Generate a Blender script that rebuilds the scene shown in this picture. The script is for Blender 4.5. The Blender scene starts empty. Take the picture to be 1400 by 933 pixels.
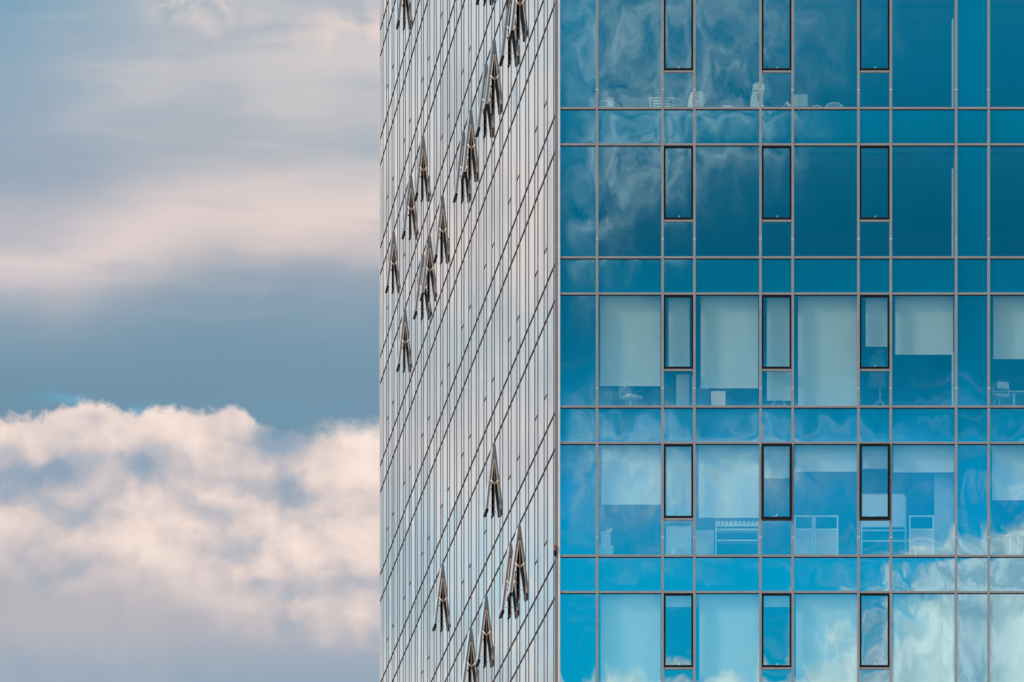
import bpy, bmesh, math, random
from mathutils import Matrix, Vector
R = math.radians
random.seed(7)
SC = bpy.context.scene
COL = SC.collection

# ------------------------------------------------------------------ camera
EYE, DIST, FPX = 1.7, 165.5, 8870.0          # eye height, metres to the front facade, focal length in photo pixels
PX0, PY0 = 700.0, 2510.0                      # where the level view axis falls on the photo
cd = bpy.data.cameras.new('camera'); cam = bpy.data.objects.new('camera', cd); COL.objects.link(cam)
cam.location = (0, 0, EYE); cam.rotation_euler = (R(90), 0, 0)
cd.sensor_width = 36; cd.lens = 36 * FPX / 1400; cd.shift_y = (PY0 - 466.5) / 1400
cd.clip_start = 1; cd.clip_end = 20000
SC.camera = cam

# ------------------------------------------------------------------ render settings
SC.render.engine = 'CYCLES'
SC.view_settings.view_transform = 'Standard'; SC.view_settings.look = 'None'
SC.view_settings.exposure = 0; SC.view_settings.gamma = 1; SC.view_settings.use_curve_mapping = False
cy = SC.cycles
cy.max_bounces = 10; cy.glossy_bounces = 6; cy.transparent_max_bounces = 12; cy.diffuse_bounces = 3
cy.use_denoising = True
cy.sample_clamp_indirect = 6

SUN_EL, SUN_DIR = 30.0, Vector((-0.93, -0.37, 0)).normalized()     # sun low on the left, a little behind the camera
SUN_STRENGTH = 2.4

# ------------------------------------------------------------------ small expression language for shader nodes
class Ex:
    def __init__(s, t, sock): s.t = t; s.k = sock
    def _m(s, op, a, b=None, c=None, clamp=False):
        n = s.t.nodes.new('ShaderNodeMath'); n.operation = op; n.use_clamp = clamp
        for i, v in enumerate((a, b, c)):
            if v is None: continue
            if isinstance(v, Ex): s.t.links.new(v.k, n.inputs[i])
            else: n.inputs[i].default_value = v
        return Ex(s.t, n.outputs[0])
    def __add__(s, o): return s._m('ADD', s, o)
    def __radd__(s, o): return s._m('ADD', o, s)
    def __sub__(s, o): return s._m('SUBTRACT', s, o)
    def __rsub__(s, o): return s._m('SUBTRACT', o, s)
    def __mul__(s, o): return s._m('MULTIPLY', s, o)
    def __rmul__(s, o): return s._m('MULTIPLY', o, s)
    def __truediv__(s, o): return s._m('DIVIDE', s, o)
    def abs(s): return s._m('ABSOLUTE', s)
    def max(s, o): return s._m('MAXIMUM', s, o)
    def min(s, o): return s._m('MINIMUM', s, o)
    def pow(s, o): return s._m('POWER', s, o)
    def exp(s): return s._m('EXPONENT', s)
    def gt(s, o): return s._m('GREATER_THAN', s, o)
    def clamp(s): return s._m('ADD', s, 0.0, clamp=True)
    def ss(s, a, b):                                   # smoothstep a..b
        n = s.t.nodes.new('ShaderNodeMapRange'); n.interpolation_type = 'SMOOTHSTEP'
        lo, hi, o0, o1 = (a, b, 0.0, 1.0) if a < b else (b, a, 1.0, 0.0)
        s.t.links.new(s.k, n.inputs[0])
        for i, v in enumerate((lo, hi, o0, o1)): n.inputs[1 + i].default_value = v
        return Ex(s.t, n.outputs[0])

def vec(t, x, y, z=0.0):
    n = t.nodes.new('ShaderNodeCombineXYZ')
    for i, v in enumerate((x, y, z)):
        if isinstance(v, Ex): t.links.new(v.k, n.inputs[i])
        else: n.inputs[i].default_value = v
    return n.outputs[0]

def sep(t, sock):
    n = t.nodes.new('ShaderNodeSeparateXYZ'); t.links.new(sock, n.inputs[0])
    return [Ex(t, o) for o in n.outputs]

def noise(t, v, scale=1.0, detail=3.0, rough=0.5, dist=0.0, color=False, dims='3D'):
    n = t.nodes.new('ShaderNodeTexNoise'); n.noise_dimensions = dims
    t.links.new(v, n.inputs['Vector'])
    n.inputs['Scale'].default_value = scale; n.inputs['Detail'].default_value = detail
    n.inputs['Roughness'].default_value = rough; n.inputs['Distortion'].default_value = dist
    return n.outputs['Color'] if color else Ex(t, n.outputs['Fac'])

def lin(c):
    return tuple(((v / 255) / 12.92 if v / 255 <= 0.04045 else ((v / 255 + 0.055) / 1.055) ** 2.4) for v in c)

def ramp(t, fac, stops, lo, hi, gain=1.0):              # stops in photo sRGB over lo..hi, returned as linear radiance
    n = t.nodes.new('ShaderNodeValToRGB'); n.color_ramp.interpolation = 'B_SPLINE'
    f = (fac - lo) * (1.0 / (hi - lo)); t.links.new(f.k, n.inputs[0])
    el = n.color_ramp.elements
    while len(el) > 1: el.remove(el[-1])
    for i, (p, c) in enumerate(stops):
        e = el[0] if i == 0 else el.new((p - lo) / (hi - lo))
        e.position = (p - lo) / (hi - lo); e.color = tuple(v * gain for v in lin(c)) + (1,)
    return n.outputs[0]

def mixc(t, fac, a, b):
    n = t.nodes.new('ShaderNodeMix'); n.data_type = 'RGBA'; n.clamp_factor = True
    for v, k in ((fac, 0), (a, 6), (b, 7)):
        if isinstance(v, Ex): t.links.new(v.k, n.inputs[k])
        elif isinstance(v, (int, float)): n.inputs[k].default_value = v
        elif isinstance(v, tuple): n.inputs[k].default_value = v[:3] + (1,)
        else: t.links.new(v, n.inputs[k])
    return n.outputs[2]

def scalec(t, c, f):
    n = t.nodes.new('ShaderNodeVectorMath'); n.operation = 'MULTIPLY'; t.links.new(c, n.inputs[0])
    if isinstance(f, tuple): n.inputs[1].default_value = f
    else:
        v = vec(t, f, f, f); t.links.new(v, n.inputs[1])
    return n.outputs[0]

# ------------------------------------------------------------------ world: Nishita sky with procedural clouds
W = bpy.data.worlds.new('World'); SC.world = W; W.use_nodes = True
def build_world():
    t = W.node_tree; t.nodes.clear()
    out = t.nodes.new('ShaderNodeOutputWorld'); bg = t.nodes.new('ShaderNodeBackground')
    t.links.new(bg.outputs[0], out.inputs[0]); bg.inputs[1].default_value = 0.1
    sky = t.nodes.new('ShaderNodeTexSky'); sky.sky_type = 'NISHITA'; sky.sun_disc = False
    sky.sun_elevation = R(SUN_EL); sky.sun_rotation = math.atan2(SUN_DIR.x, SUN_DIR.y)
    sky.ozone_density = 3.0; sky.air_density = 1.0; sky.dust_density = 0.3
    tc = t.nodes.new('ShaderNodeTexCoord'); D = tc.outputs['Generated']
    x, y, z = sep(t, D)
    front = y.gt(0.0)
    ay = y.abs().max(0.03)
    px = x / ay * FPX + PX0
    py = PY0 - z / ay * FPX
    q = vec(t, px * 0.01, py * 0.01, front * 7.3)
    def gauss(cx, cy_, rx, ry):
        a = (px_w - cx) * (1.0 / rx); b = (py_w - cy_) * (1.0 / ry)
        return (0.0 - (a * a + b * b)).exp()
    # shared domain warp, degrees-scale
    wn = t.nodes.new('ShaderNodeSeparateColor'); t.links.new(noise(t, q, 0.9, 4, 0.55, color=True), wn.inputs[0])
    w1, w2 = Ex(t, wn.outputs[0]) - 0.5, Ex(t, wn.outputs[1]) - 0.5
    px_w, py_w = px + w1 * 70.0, py + w2 * 60.0
    fine = noise(t, q, 1.6, 7, 0.58, 0.25)
    soft = noise(t, vec(t, px * 0.0035, py * 0.008, 2.0), 1.0, 3, 0.5)
    # ---- ahead: layered veil
    pys = py + w2 * 26.0 + (soft - 0.5) * 60.0
    s = pys + px_w.ss(40, 330) * 82.0 - 72.0
    L = ramp(t, s, [(-200, (112, 158, 188)), (-60, (124, 164, 188)), (40, (146, 170, 189)), (140, (146, 166, 185)), (190, (158, 170, 186)), (240, (186, 186, 194)),
                    (280, (224, 208, 207)), (306, (212, 202, 204)), (340, (160, 171, 184)), (375, (132, 158, 177)), (430, (113, 149, 171)), (500, (110, 146, 168))], -200, 800)
    Rr = ramp(t, s, [(-200, (190, 192, 196)), (-20, (182, 188, 196)), (30, (200, 198, 200)), (90, (212, 205, 205)), (150, (182, 187, 194)), (210, (172, 180, 190)), (258, (212, 202, 202)),
                     (305, (230, 213, 206)), (345, (212, 199, 198)), (385, (154, 166, 181)), (440, (132, 158, 177)), (510, (114, 149, 171)), (600, (114, 150, 173))], -200, 800)
    veil = mixc(t, px_w.ss(-60, 470), L, Rr)
    streak = noise(t, vec(t, px * 0.005 + w1 * 0.5, py * 0.024 + w2 * 0.6, 12.0), 0.8, 4, 0.5, 0.2)
    veil = mixc(t, streak.ss(0.45, 0.8) * py.ss(470, 330) * (px.ss(-40, 260) * 0.32 + 0.08), veil, lin((226, 212, 207)))
    veil = mixc(t, streak.ss(0.5, 0.2) * py.ss(520, 380) * 0.5, veil, lin((146, 166, 184)))
    up = (gauss(270, 10, 55, 26) + gauss(485, 45, 60, 34)).min(1.0) * fine.ss(0.34, 0.58)
    veil = mixc(t, up * 0.9, veil, lin((238, 218, 208)))
    # ---- ahead: cumulus bank with a ragged top
    pe = px + w1 * 36.0
    h1 = (pe - 118.0) * (1.0 / 62.0)
    top = 570.0 - (0.0 - h1 * h1).exp() * 20.0 - pe.ss(186, 208) * pe.ss(372, 322) * 13.0 + pe.ss(322, 392) * 24.0 - pe.ss(395, 470) * 14.0
    crisp = noise(t, q, 4.2, 6, 0.6, 0.2)
    edge = py - top + (fine - 0.5) * 44.0 + (crisp - 0.5) * 26.0
    edge = edge / (px.ss(330, 500) * 2.2 + 1.0)
    bank = edge.ss(-5, 9)
    gap = gauss(95, 549, 30, 7) + gauss(190, 563, 16, 12)
    veil = mixc(t, gap.min(1.0) * 0.5, veil, lin((100, 176, 212)))
    shade = (gauss(20, 655, 62, 44) * 0.95 + gauss(88, 640, 30, 24) * 0.85 + gauss(205, 632, 46, 26) * 0.95 + gauss(385, 600, 40, 20) * 0.8 + gauss(35, 770, 60, 40) * 0.45
             + gauss(440, 690, 80, 30) * 0.55 + gauss(390, 660, 40, 24) * 0.35 + gauss(110, 700, 60, 30) * 0.4 + gauss(300, 700, 40, 18) * 0.2)
    billow = noise(t, vec(t, px * 0.01, py * 0.013, 4.0), 0.7, 7, 0.5, 0.3)
    def puff(ox, oy):                                   # cauliflower heads: rounded cells, smaller ones riding on larger ones
        n = t.nodes.new('ShaderNodeTexVoronoi'); n.voronoi_dimensions = '2D'; n.feature = 'SMOOTH_F1'; n.normalize = True
        t.links.new(vec(t, (px + w1 * 60.0 + (crisp - 0.5) * 22.0 + ox) * 0.0078, (py + w2 * 55.0 + (billow - 0.5) * 26.0 + oy) * 0.0105, 6.0), n.inputs['Vector'])
        n.inputs['Scale'].default_value = 1.0; n.inputs['Detail'].default_value = 2.0; n.inputs['Roughness'].default_value = 0.55; n.inputs['Smoothness'].default_value = 0.35
        return Ex(t, n.outputs['Distance'])
    relief = puff(12.0, -18.0) - puff(-5.0, 8.0)
    lit = 0.84 + relief * 1.15 + (billow - 0.5) * 1.15 - shade * 0.75 + (crisp - 0.5) * 0.3 - (py - 600.0) * 0.0006
    low = (py_w - px * 0.2 - 768.0 + (billow - 0.5) * 90.0).ss(-75, 70)
    lowR = (py_w + w2 * 20.0).ss(862, 905) * px.ss(200, 480)
    ccol = ramp(t, lit, [(0.0, (142, 163, 184)), (0.25, (160, 172, 187)), (0.5, (192, 189, 194)), (0.75, (226, 209, 204)), (1.0, (246, 227, 216)), (1.3, (252, 234, 224))], 0.0, 1.3)
    lowc = mixc(t, py.ss(830, 950), lin((178, 178, 186)), lin((148, 168, 187)))
    ccol = mixc(t, low * 0.92, ccol, lowc)
    ccol = mixc(t, lowR, ccol, lowc)
    ahead = mixc(t, bank, veil, ccol)
    # ---- off to the left, the part the side facade mirrors
    ps = py + w2 * 60.0 + (soft - 0.5) * 80.0
    G = 1.0
    S = ramp(t, ps, [(-200, (226, 234, 238)), (60, (224, 232, 236)), (140, (228, 231, 233)), (240, (244, 234, 230)), (330, (234, 229, 228)), (400, (207, 220, 227)), (490, (206, 219, 226)),
                     (550, (230, 228, 229)), (625, (226, 229, 233)), (690, (202, 230, 243)), (780, (194, 229, 244)), (850, (206, 229, 239)), (940, (224, 227, 230))], -200, 1000, G)
    S = mixc(t, fine.ss(0.5, 0.7) * 0.5, S, lin((250, 236, 228)))
    vs = noise(t, vec(t, px * 0.017, py * 0.0035, 15.0), 1.0, 3, 0.5)
    S = mixc(t, vs.ss(0.42, 0.66) * 0.65, S, lin((176, 191, 203)))
    S = mixc(t, vs.ss(0.44, 0.3) * 0.5, S, lin((252, 240, 232)))
    ahead = mixc(t, px.ss(-260, -520), ahead, S)
    # ---- behind the camera: blue sky with cumulus, what the front facade mirrors
    skyc = sky.outputs[0]
    deep = ramp(t, py, [(-150, (0, 135, 158)), (60, (0, 144, 167)), (280, (0, 110, 130)), (420, (0, 116, 138)), (560, (0, 148, 174)), (680, (0, 184, 224)), (850, (0, 192, 242)), (960, (0, 194, 250))], -200, 1000, 1.45)
    deep = scalec(t, deep, (1.0, 1.0, 1.22))
    skyb = scalec(t, skyc, (0.012, 0.1, 0.1))
    skyb = mixc(t, 0.93, skyb, deep)
    bq = vec(t, px * 0.012 + w1 * 0.7, py * 0.012 + w2 * 0.6, 3.0)
    bn = noise(t, bq, 1.0, 8, 0.6, 0.15)
    bands = noise(t, vec(t, px * 0.004, py * 0.02, 9.0), 1.0, 4, 0.5)
    wisps = (gauss(880, 20, 170, 130) * 1.0 + gauss(940, 175, 90, 24) * 0.8 + gauss(960, 120, 90, 90) * 0.6 + gauss(800, 240, 50, 110) * 0.8 + gauss(880, 230, 70, 60) * 0.6 + gauss(1000, 20, 120, 30) * 0.5
             + gauss(900, 650, 130, 70) * 0.8 + gauss(1040, 650, 130, 50) * 0.7 + gauss(790, 645, 34, 46) * 1.3 + gauss(795, 580, 40, 26) * 1.3
             + gauss(880, 770, 40, 16) * 0.6 + gauss(880, 800, 40, 12) * 0.4 + gauss(1000, 595, 80, 12) * 0.4 + gauss(1300, 595, 60, 12) * 0.3).min(1.0)
    wm = wisps * ((bn - 0.35) * 3.2).clamp() * 0.72
    lowr = ((px - 1085.0) * 0.75 + (py - 835.0)) * 0.0052                      # signed distance into the low right bank
    lowb = (py - 896.0) * 0.016
    cum = (lowr.max(lowb) + (bn - 0.5) * 2.3 - 0.11).ss(-0.05, 0.5)
    ragged = (py.ss(560, 720)) * 1.0
    cum = cum * ragged
    bandm = (bands.ss(0.5, 0.75)) * py.ss(420, 620) * 0.22
    bl = noise(t, bq, 1.7, 7, 0.6, 0.1)
    bc = mixc(t, bl.ss(0.35, 0.65), (0.72, 0.9, 1.04), (1.4, 1.36, 1.4))
    wc = mixc(t, bl.ss(0.35, 0.65), (0.6, 0.74, 0.86), (1.1, 1.15, 1.2))
    back = mixc(t, (wm + bandm).min(1.0), skyb, wc)
    back = mixc(t, cum * 0.95, back, bc)
    # ---- the rest of the dome: broken cloud
    gn = noise(t, D, 2.6, 6, 0.58, 0.3)
    gcol = mixc(t, noise(t, D, 5.0, 5, 0.6).ss(0.35, 0.65), (0.62, 0.64, 0.68), (1.25, 1.2, 1.16))
    rest = mixc(t, gn.ss(0.40, 0.56), scalec(t, skyc, 0.1), gcol)
    near = mixc(t, front, back, ahead)
    region = (py + 1600.0).ss(-900, -250) * (px - 100.0).abs().ss(3200, 2300)
    c = mixc(t, region, rest, near)
    t.links.new(scalec(t, c, 10.0), bg.inputs[0])
    W.cycles.sampling_method = 'MANUAL'; W.cycles.sample_map_resolution = 1024
build_world()

sd = bpy.data.lights.new('sun', 'SUN'); sun = bpy.data.objects.new('sun', sd); COL.objects.link(sun)
sd.energy = SUN_STRENGTH; sd.angle = R(8); sd.color = (1.0, 0.88, 0.76)
sv = Vector((SUN_DIR.x * math.cos(R(SUN_EL)), SUN_DIR.y * math.cos(R(SUN_EL)), math.sin(R(SUN_EL))))
sun.rotation_euler = sv.to_track_quat('Z', 'Y').to_euler(); sun.location = sv * 300

# ------------------------------------------------------------------ materials
def new_mat(name):
    m = bpy.data.materials.new(name); m.use_nodes = True; t = m.node_tree; t.nodes.clear()
    o = t.nodes.new('ShaderNodeOutputMaterial'); return m, t, o

def paint(name, col, rough=0.5, metal=0.0, var=0.12, scale=3.0, spec=0.5, translucent=0.0):
    m, t, o = new_mat(name); b = t.nodes.new('ShaderNodeBsdfPrincipled'); t.links.new(b.outputs[0], o.inputs[0])
    tc = t.nodes.new('ShaderNodeTexCoord'); n = noise(t, tc.outputs['Object'], scale, 5, 0.6)
    c = mixc(t, n.ss(0.3, 0.7), tuple(v * (1 - var) for v in col), tuple(min(1, v * (1 + var)) for v in col))
    t.links.new(c, b.inputs['Base Color'])
    r = n * 0.12 + (rough - 0.06); t.links.new(r.k, b.inputs['Roughness'])
    b.inputs['Metallic'].default_value = metal; b.inputs['Specular IOR Level'].default_value = spec
    return m

def wavy_normal(t, tangent, amp_u, amp_v, pillow_u, pillow_v, tilt, su=1.0, sv_=0.5, detail=1.5):
    """Slight warp of toughened glass: the pane's normal leans by a few thousandths of a radian."""
    g = t.nodes.new('ShaderNodeNewGeometry'); tc = t.nodes.new('ShaderNodeTexCoord')
    rnd = Ex(t, g.outputs['Random Per Island'])
    ux, uy, _ = sep(t, tc.outputs['UV'])
    ox, oy, oz = sep(t, g.outputs['Position'])
    along = ox * tangent[0] + oy * tangent[1]
    v = vec(t, along * su, oz * sv_, rnd * 91.0)
    sc = t.nodes.new('ShaderNodeSeparateColor'); t.links.new(noise(t, v, 1.0, detail, 0.45, 0.5, color=True), sc.inputs[0])
    a, b = Ex(t, sc.outputs[0]) - 0.5, Ex(t, sc.outputs[1]) - 0.5
    wn = t.nodes.new('ShaderNodeTexWhiteNoise'); wn.noise_dimensions = '1D'; t.links.new((rnd * 517.0).k, wn.inputs['W'])
    s2 = t.nodes.new('ShaderNodeSeparateColor'); t.links.new(wn.outputs['Color'], s2.inputs[0])
    ta, tb = Ex(t, s2.outputs[0]) - 0.5, Ex(t, s2.outputs[1]) - 0.5
    pu, pv = (ux - 0.5) * 2.0, (uy - 0.5) * 2.0
    du = a * amp_u + pu * pu * pu * pillow_u + ta * tilt
    dv = b * amp_v + pv * pv * pv * pillow_v + tb * tilt
    add = t.nodes.new('ShaderNodeVectorMath'); add.operation = 'ADD'
    t.links.new(g.outputs['Normal'], add.inputs[0]); t.links.new(vec(t, du * tangent[0], du * tangent[1], dv), add.inputs[1])
    nm = t.nodes.new('ShaderNodeVectorMath'); nm.operation = 'NORMALIZE'; t.links.new(add.outputs[0], nm.inputs[0])
    return nm.outputs[0]

SLANT = math.atan(836 / FPX)                   # how far the side facade leans away from the view axis
UD = Vector((-math.sin(SLANT), math.cos(SLANT), 0))

def glass_front(name, refl, gcol, body=None, tcol=(0.9, 1.0, 0.9), amp=1.0):
    m, t, o = new_mat(name)
    nrm = wavy_normal(t, (1, 0, 0), 0.0085 * amp, 0.007 * amp, 0.0022 * amp, 0.0022 * amp, 0.0022 * amp, 1.25, 0.55, 2.2)
    gl = t.nodes.new('ShaderNodeBsdfGlossy'); gl.inputs['Roughness'].default_value = 0.0; gl.inputs['Color'].default_value = gcol + (1,)
    t.links.new(nrm, gl.inputs['Normal'])
    if body:
        b = t.nodes.new('ShaderNodeBsdfDiffuse'); b.inputs[0].default_value = body + (1,)
    else:
        b = t.nodes.new('ShaderNodeBsdfTransparent'); b.inputs[0].default_value = tcol + (1,)
    mx = t.nodes.new('ShaderNodeMixShader')
    lw = t.nodes.new('ShaderNodeLayerWeight'); lw.inputs[0].default_value = 0.5
    f = Ex(t, lw.outputs['Facing']).pow(5.0) * (1 - refl) + refl
    t.links.new(f.k, mx.inputs[0]); t.links.new(b.outputs[0], mx.inputs[1]); t.links.new(gl.outputs[0], mx.inputs[2])
    t.links.new(mx.outputs[0], o.inputs[0]); return m

def glass_side(name):
    m, t, o = new_mat(name)
    nrm = wavy_normal(t, (UD.x, UD.y, 0), 0.005, 0.004, 0.004, 0.002, 0.006, 0.7, 0.35, 1.5)
    gl = t.nodes.new('ShaderNodeBsdfGlossy'); gl.inputs['Roughness'].default_value = 0.0; gl.inputs['Color'].default_value = (0.94, 0.94, 0.95, 1)
    t.links.new(nrm, gl.inputs['Normal'])
    b = t.nodes.new('ShaderNodeBsdfDiffuse'); b.inputs[0].default_value = (0.03, 0.07, 0.09, 1)
    lw = t.nodes.new('ShaderNodeLayerWeight'); lw.inputs[0].default_value = 0.5
    f = Ex(t, lw.outputs['Facing']).pow(4.0) * 0.5 + 0.5
    mx = t.nodes.new('ShaderNodeMixShader'); t.links.new(f.k, mx.inputs[0]); t.links.new(b.outputs[0], mx.inputs[1]); t.links.new(gl.outputs[0], mx.inputs[2])
    t.links.new(mx.outputs[0], o.inputs[0]); return m

def fabric(name, col):
    m, t, o = new_mat(name)
    b = t.nodes.new('ShaderNodeBsdfPrincipled'); b.inputs['Roughness'].default_value = 0.9; b.inputs['Specular IOR Level'].default_value = 0.1
    tc = t.nodes.new('ShaderNodeTexCoord'); n = noise(t, tc.outputs['Object'], 1.2, 4, 0.6)
    x, y, z = sep(t, tc.outputs['Object'])
    wv = noise(t, vec(t, x * 60.0, y, z * 60.0), 1.0, 1, 0.5)
    c = mixc(t, (n.ss(0.3, 0.7) * 0.7 + wv * 0.3), tuple(v * 0.93 for v in col), col)
    t.links.new(c, b.inputs['Base Color']); t.links.new(b.outputs[0], o.inputs[0]); return m

MT = {}
MT['alu'] = paint('anodised aluminium', (0.33, 0.318, 0.322), 0.45, 0.0, 0.07, 2.0)
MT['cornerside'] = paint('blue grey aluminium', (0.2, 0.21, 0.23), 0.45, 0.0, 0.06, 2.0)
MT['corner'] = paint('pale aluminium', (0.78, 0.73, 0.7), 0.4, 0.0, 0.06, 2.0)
MT['fin'] = paint('dark bronze profile', (0.19, 0.135, 0.105), 0.5, 0.0, 0.2, 4.0)
MT['line'] = paint('dark profile and shadow line', (0.03, 0.028, 0.03), 0.6, 0.0, 0.2, 4.0, 0.2)
MT['black'] = paint('black frame and dark opening', (0.006, 0.006, 0.007), 0.5, 0.0, 0.2, 5.0, 0.2)
MT['sash'] = paint('grey sash profile', (0.19, 0.18, 0.17), 0.35, 0.0, 0.15, 5.0)
MT['tan'] = paint('pale inner profile', (0.82, 0.68, 0.58), 0.5, 0.0, 0.08, 5.0)
MT['vision'] = glass_front('blue reflective glass', 0.40, (0.60, 0.92, 1.0))
MT['sashglass'] = glass_front('blue sash glass', 0.40, (0.60, 0.92, 1.0), amp=1.1)
MT['ajarglass'] = glass_front('blue glass of the ajar sashes', 0.36, (0.60, 0.92, 1.0), amp=0.45)
MT['spandrel'] = glass_front('blue spandrel glass', 0.42, (0.58, 0.92, 1.0), body=(0.0, 0.085, 0.13), amp=1.6)
MT['blindbay'] = glass_front('blue glass of a blind bay', 0.42, (0.58, 0.92, 1.0), body=(0.0, 0.06, 0.1))
MT['mirror'] = glass_side('mirrored side glass')
MT['body'] = paint('tower cladding', (0.12, 0.17, 0.2), 0.3, 0.0, 0.1, 0.3)
MT['slab'] = paint('interior plaster', (0.2, 0.21, 0.22), 0.8, 0.0, 0.05, 0.6, 0.2)
MT['core'] = paint('interior back wall', (0.1, 0.11, 0.12), 0.8, 0.0, 0.1, 0.5, 0.2)
MT['beam'] = paint('dark ceiling joint', (0.05, 0.05, 0.05), 0.8)
MT['blind'] = fabric('pale blind fabric', (0.86, 0.85, 0.82))
MT['white'] = paint('white plastic', (0.88, 0.88, 0.87), 0.35, 0.0, 0.03, 6)
MT['offwhite'] = paint('off white board', (0.7, 0.68, 0.65), 0.5, 0.0, 0.05, 6)
MT['beige'] = paint('beige laminate', (0.66, 0.5, 0.42), 0.5, 0.0, 0.06, 3)
MT['cream'] = paint('cream laminate', (0.95, 0.72, 0.62), 0.5, 0.0, 0.04, 3)
MT['grey'] = paint('mid grey plastic', (0.25, 0.25, 0.26), 0.5, 0.0, 0.08, 5)
MT['dark'] = paint('dark upholstery', (0.035, 0.035, 0.04), 0.8, 0.0, 0.2, 6, 0.2)
MT['chrome'] = paint('brushed steel', (0.75, 0.75, 0.75), 0.3, 0.2, 0.05, 8)
MT['card'] = paint('cardboard', (0.5, 0.42, 0.34), 0.8, 0.0, 0.08, 6, 0.2)
MT['coat'] = paint('green grey cloth', (0.2, 0.26, 0.24), 0.9, 0.0, 0.2, 9, 0.1)
MT['red'] = paint('red lens', (0.5, 0.06, 0.02), 0.3, 0.0, 0.15, 10)
MT['rust'] = paint('red print', (0.55, 0.12, 0.08), 0.5, 0.0, 0.15, 10)
MT['bag'] = paint('crumpled white plastic', (0.7, 0.75, 0.76), 0.35, 0.0, 0.1, 20)
MT['ground'] = paint('grey paving', (0.24, 0.235, 0.225), 0.85, 0.0, 0.15, 0.05, 0.2)

# ------------------------------------------------------------------ mesh helpers
class MB:
    def __init__(s): s.bm = bmesh.new(); s.uv = s.bm.loops.layers.uv.new('UVMap')
    def box(s, x0, x1, y0, y1, z0, z1, mi=0, M=None):
        c = [(x0, y0, z0), (x1, y0, z0), (x1, y1, z0), (x0, y1, z0), (x0, y0, z1), (x1, y0, z1), (x1, y1, z1), (x0, y1, z1)]
        v = [s.bm.verts.new((M @ Vector(p)) if M else p) for p in c]
        for q in ((0, 1, 5, 4), (1, 2, 6, 5), (2, 3, 7, 6), (3, 0, 4, 7), (4, 5, 6, 7), (3, 2, 1, 0)):
            f = s.bm.faces.new([v[i] for i in q]); f.material_index = mi
            for l, u in zip(f.loops, ((0, 0), (1, 0), (1, 1), (0, 1))): l[s.uv].uv = u
        return s
    def quad(s, x0, x1, z0, z1, y=0.0, mi=0):
        v = [s.bm.verts.new(p) for p in ((x0, y, z0), (x1, y, z0), (x1, y, z1), (x0, y, z1))]
        f = s.bm.faces.new(v); f.material_index = mi
        for l, u in zip(f.loops, ((0, 0), (1, 0), (1, 1), (0, 1))): l[s.uv].uv = u
        return s
    def ring(s, x0, x1, z0, z1, w, y0, y1, mi=0):
        s.box(x0, x1, y0, y1, z1 - w, z1, mi); s.box(x0, x1, y0, y1, z0, z0 + w, mi)
        s.box(x0, x0 + w, y0, y1, z0 + w, z1 - w, mi); s.box(x1 - w, x1, y0, y1, z0 + w, z1 - w, mi); return s
    def tube(s, pts, r, seg=8, mi=0):
        pts = [Vector(p) for p in pts]; rings = []
        for i, p in enumerate(pts):
            d = (pts[min(i + 1, len(pts) - 1)] - pts[max(i - 1, 0)]).normalized()
            a = d.orthogonal().normalized() if i == 0 else (rings_a - d * rings_a.dot(d)).normalized()
            rings_a = a; b = d.cross(a)
            rr = r[i] if isinstance(r, (list, tuple)) else r
            rings.append([s.bm.verts.new(p + (a * math.cos(k * 2 * math.pi / seg) + b * math.sin(k * 2 * math.pi / seg)) * rr) for k in range(seg)])
        for A, B in zip(rings, rings[1:]):
            for k in range(seg):
                f = s.bm.faces.new((A[k], A[(k + 1) % seg], B[(k + 1) % seg], B[k])); f.material_index = mi; f.smooth = True
        s.bm.faces.new(rings[0][::-1]).material_index = mi; s.bm.faces.new(rings[-1]).material_index = mi
        return s
    def lathe(s, prof, seg=24, c=(0, 0, 0), mi=0):
        rings = [[s.bm.verts.new((c[0] + r * math.cos(k * 2 * math.pi / seg), c[1] + r * math.sin(k * 2 * math.pi / seg), c[2] + z)) for k in range(seg)] for r, z in prof]
        for A, B in zip(rings, rings[1:]):
            for k in range(seg):
                f = s.bm.faces.new((A[k], A[(k + 1) % seg], B[(k + 1) % seg], B[k])); f.smooth = True; f.material_index = mi
        s.bm.faces.new(rings[0][::-1]).material_index = mi; s.bm.faces.new(rings[-1]).material_index = mi
        return s
    def prism(s, poly, y0, y1, mi=0):                    # outline in x,z pushed along y
        A = [s.bm.verts.new((x, y0, z)) for x, z in poly]; B = [s.bm.verts.new((x, y1, z)) for x, z in poly]
        n = len(poly)
        for k in range(n): s.bm.faces.new((A[k], A[(k + 1) % n], B[(k + 1) % n], B[k])).material_index = mi
        s.bm.faces.new(A[::-1]).material_index = mi; s.bm.faces.new(B).material_index = mi; return s
    def bevel(s, w, seg=2):
        bmesh.ops.bevel(s.bm, geom=s.bm.edges[:], offset=w, segments=seg, affect='EDGES', clamp_overlap=True); return s
    def build(s, name, mats, parent=None, M=None, kind=None):
        bmesh.ops.recalc_face_normals(s.bm, faces=s.bm.faces[:])
        me = bpy.data.meshes.new(name); s.bm.to_mesh(me); s.bm.free()
        for m in (mats if isinstance(mats, (list, tuple)) else [mats]): me.materials.append(MT[m])
        o = bpy.data.objects.new(name, me); COL.objects.link(o)
        if parent: o.parent = parent
        if M is not None: o.matrix_local = M
        if kind: o['kind'] = kind
        return o
def T(x, y, z): return Matrix.Translation((x, y, z))
def thing(name, label, cat, loc=(0, 0, 0), rz=0, group=None):
    o = bpy.data.objects.new(name, None); COL.objects.link(o); o.location = loc; o.rotation_euler = (0, 0, rz)
    o['label'] = label; o['category'] = cat
    if group: o['group'] = group
    return o
def tag(o, label, cat, group=None):
    o['label'] = label; o['category'] = cat
    if group: o['group'] = group
    return o

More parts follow.
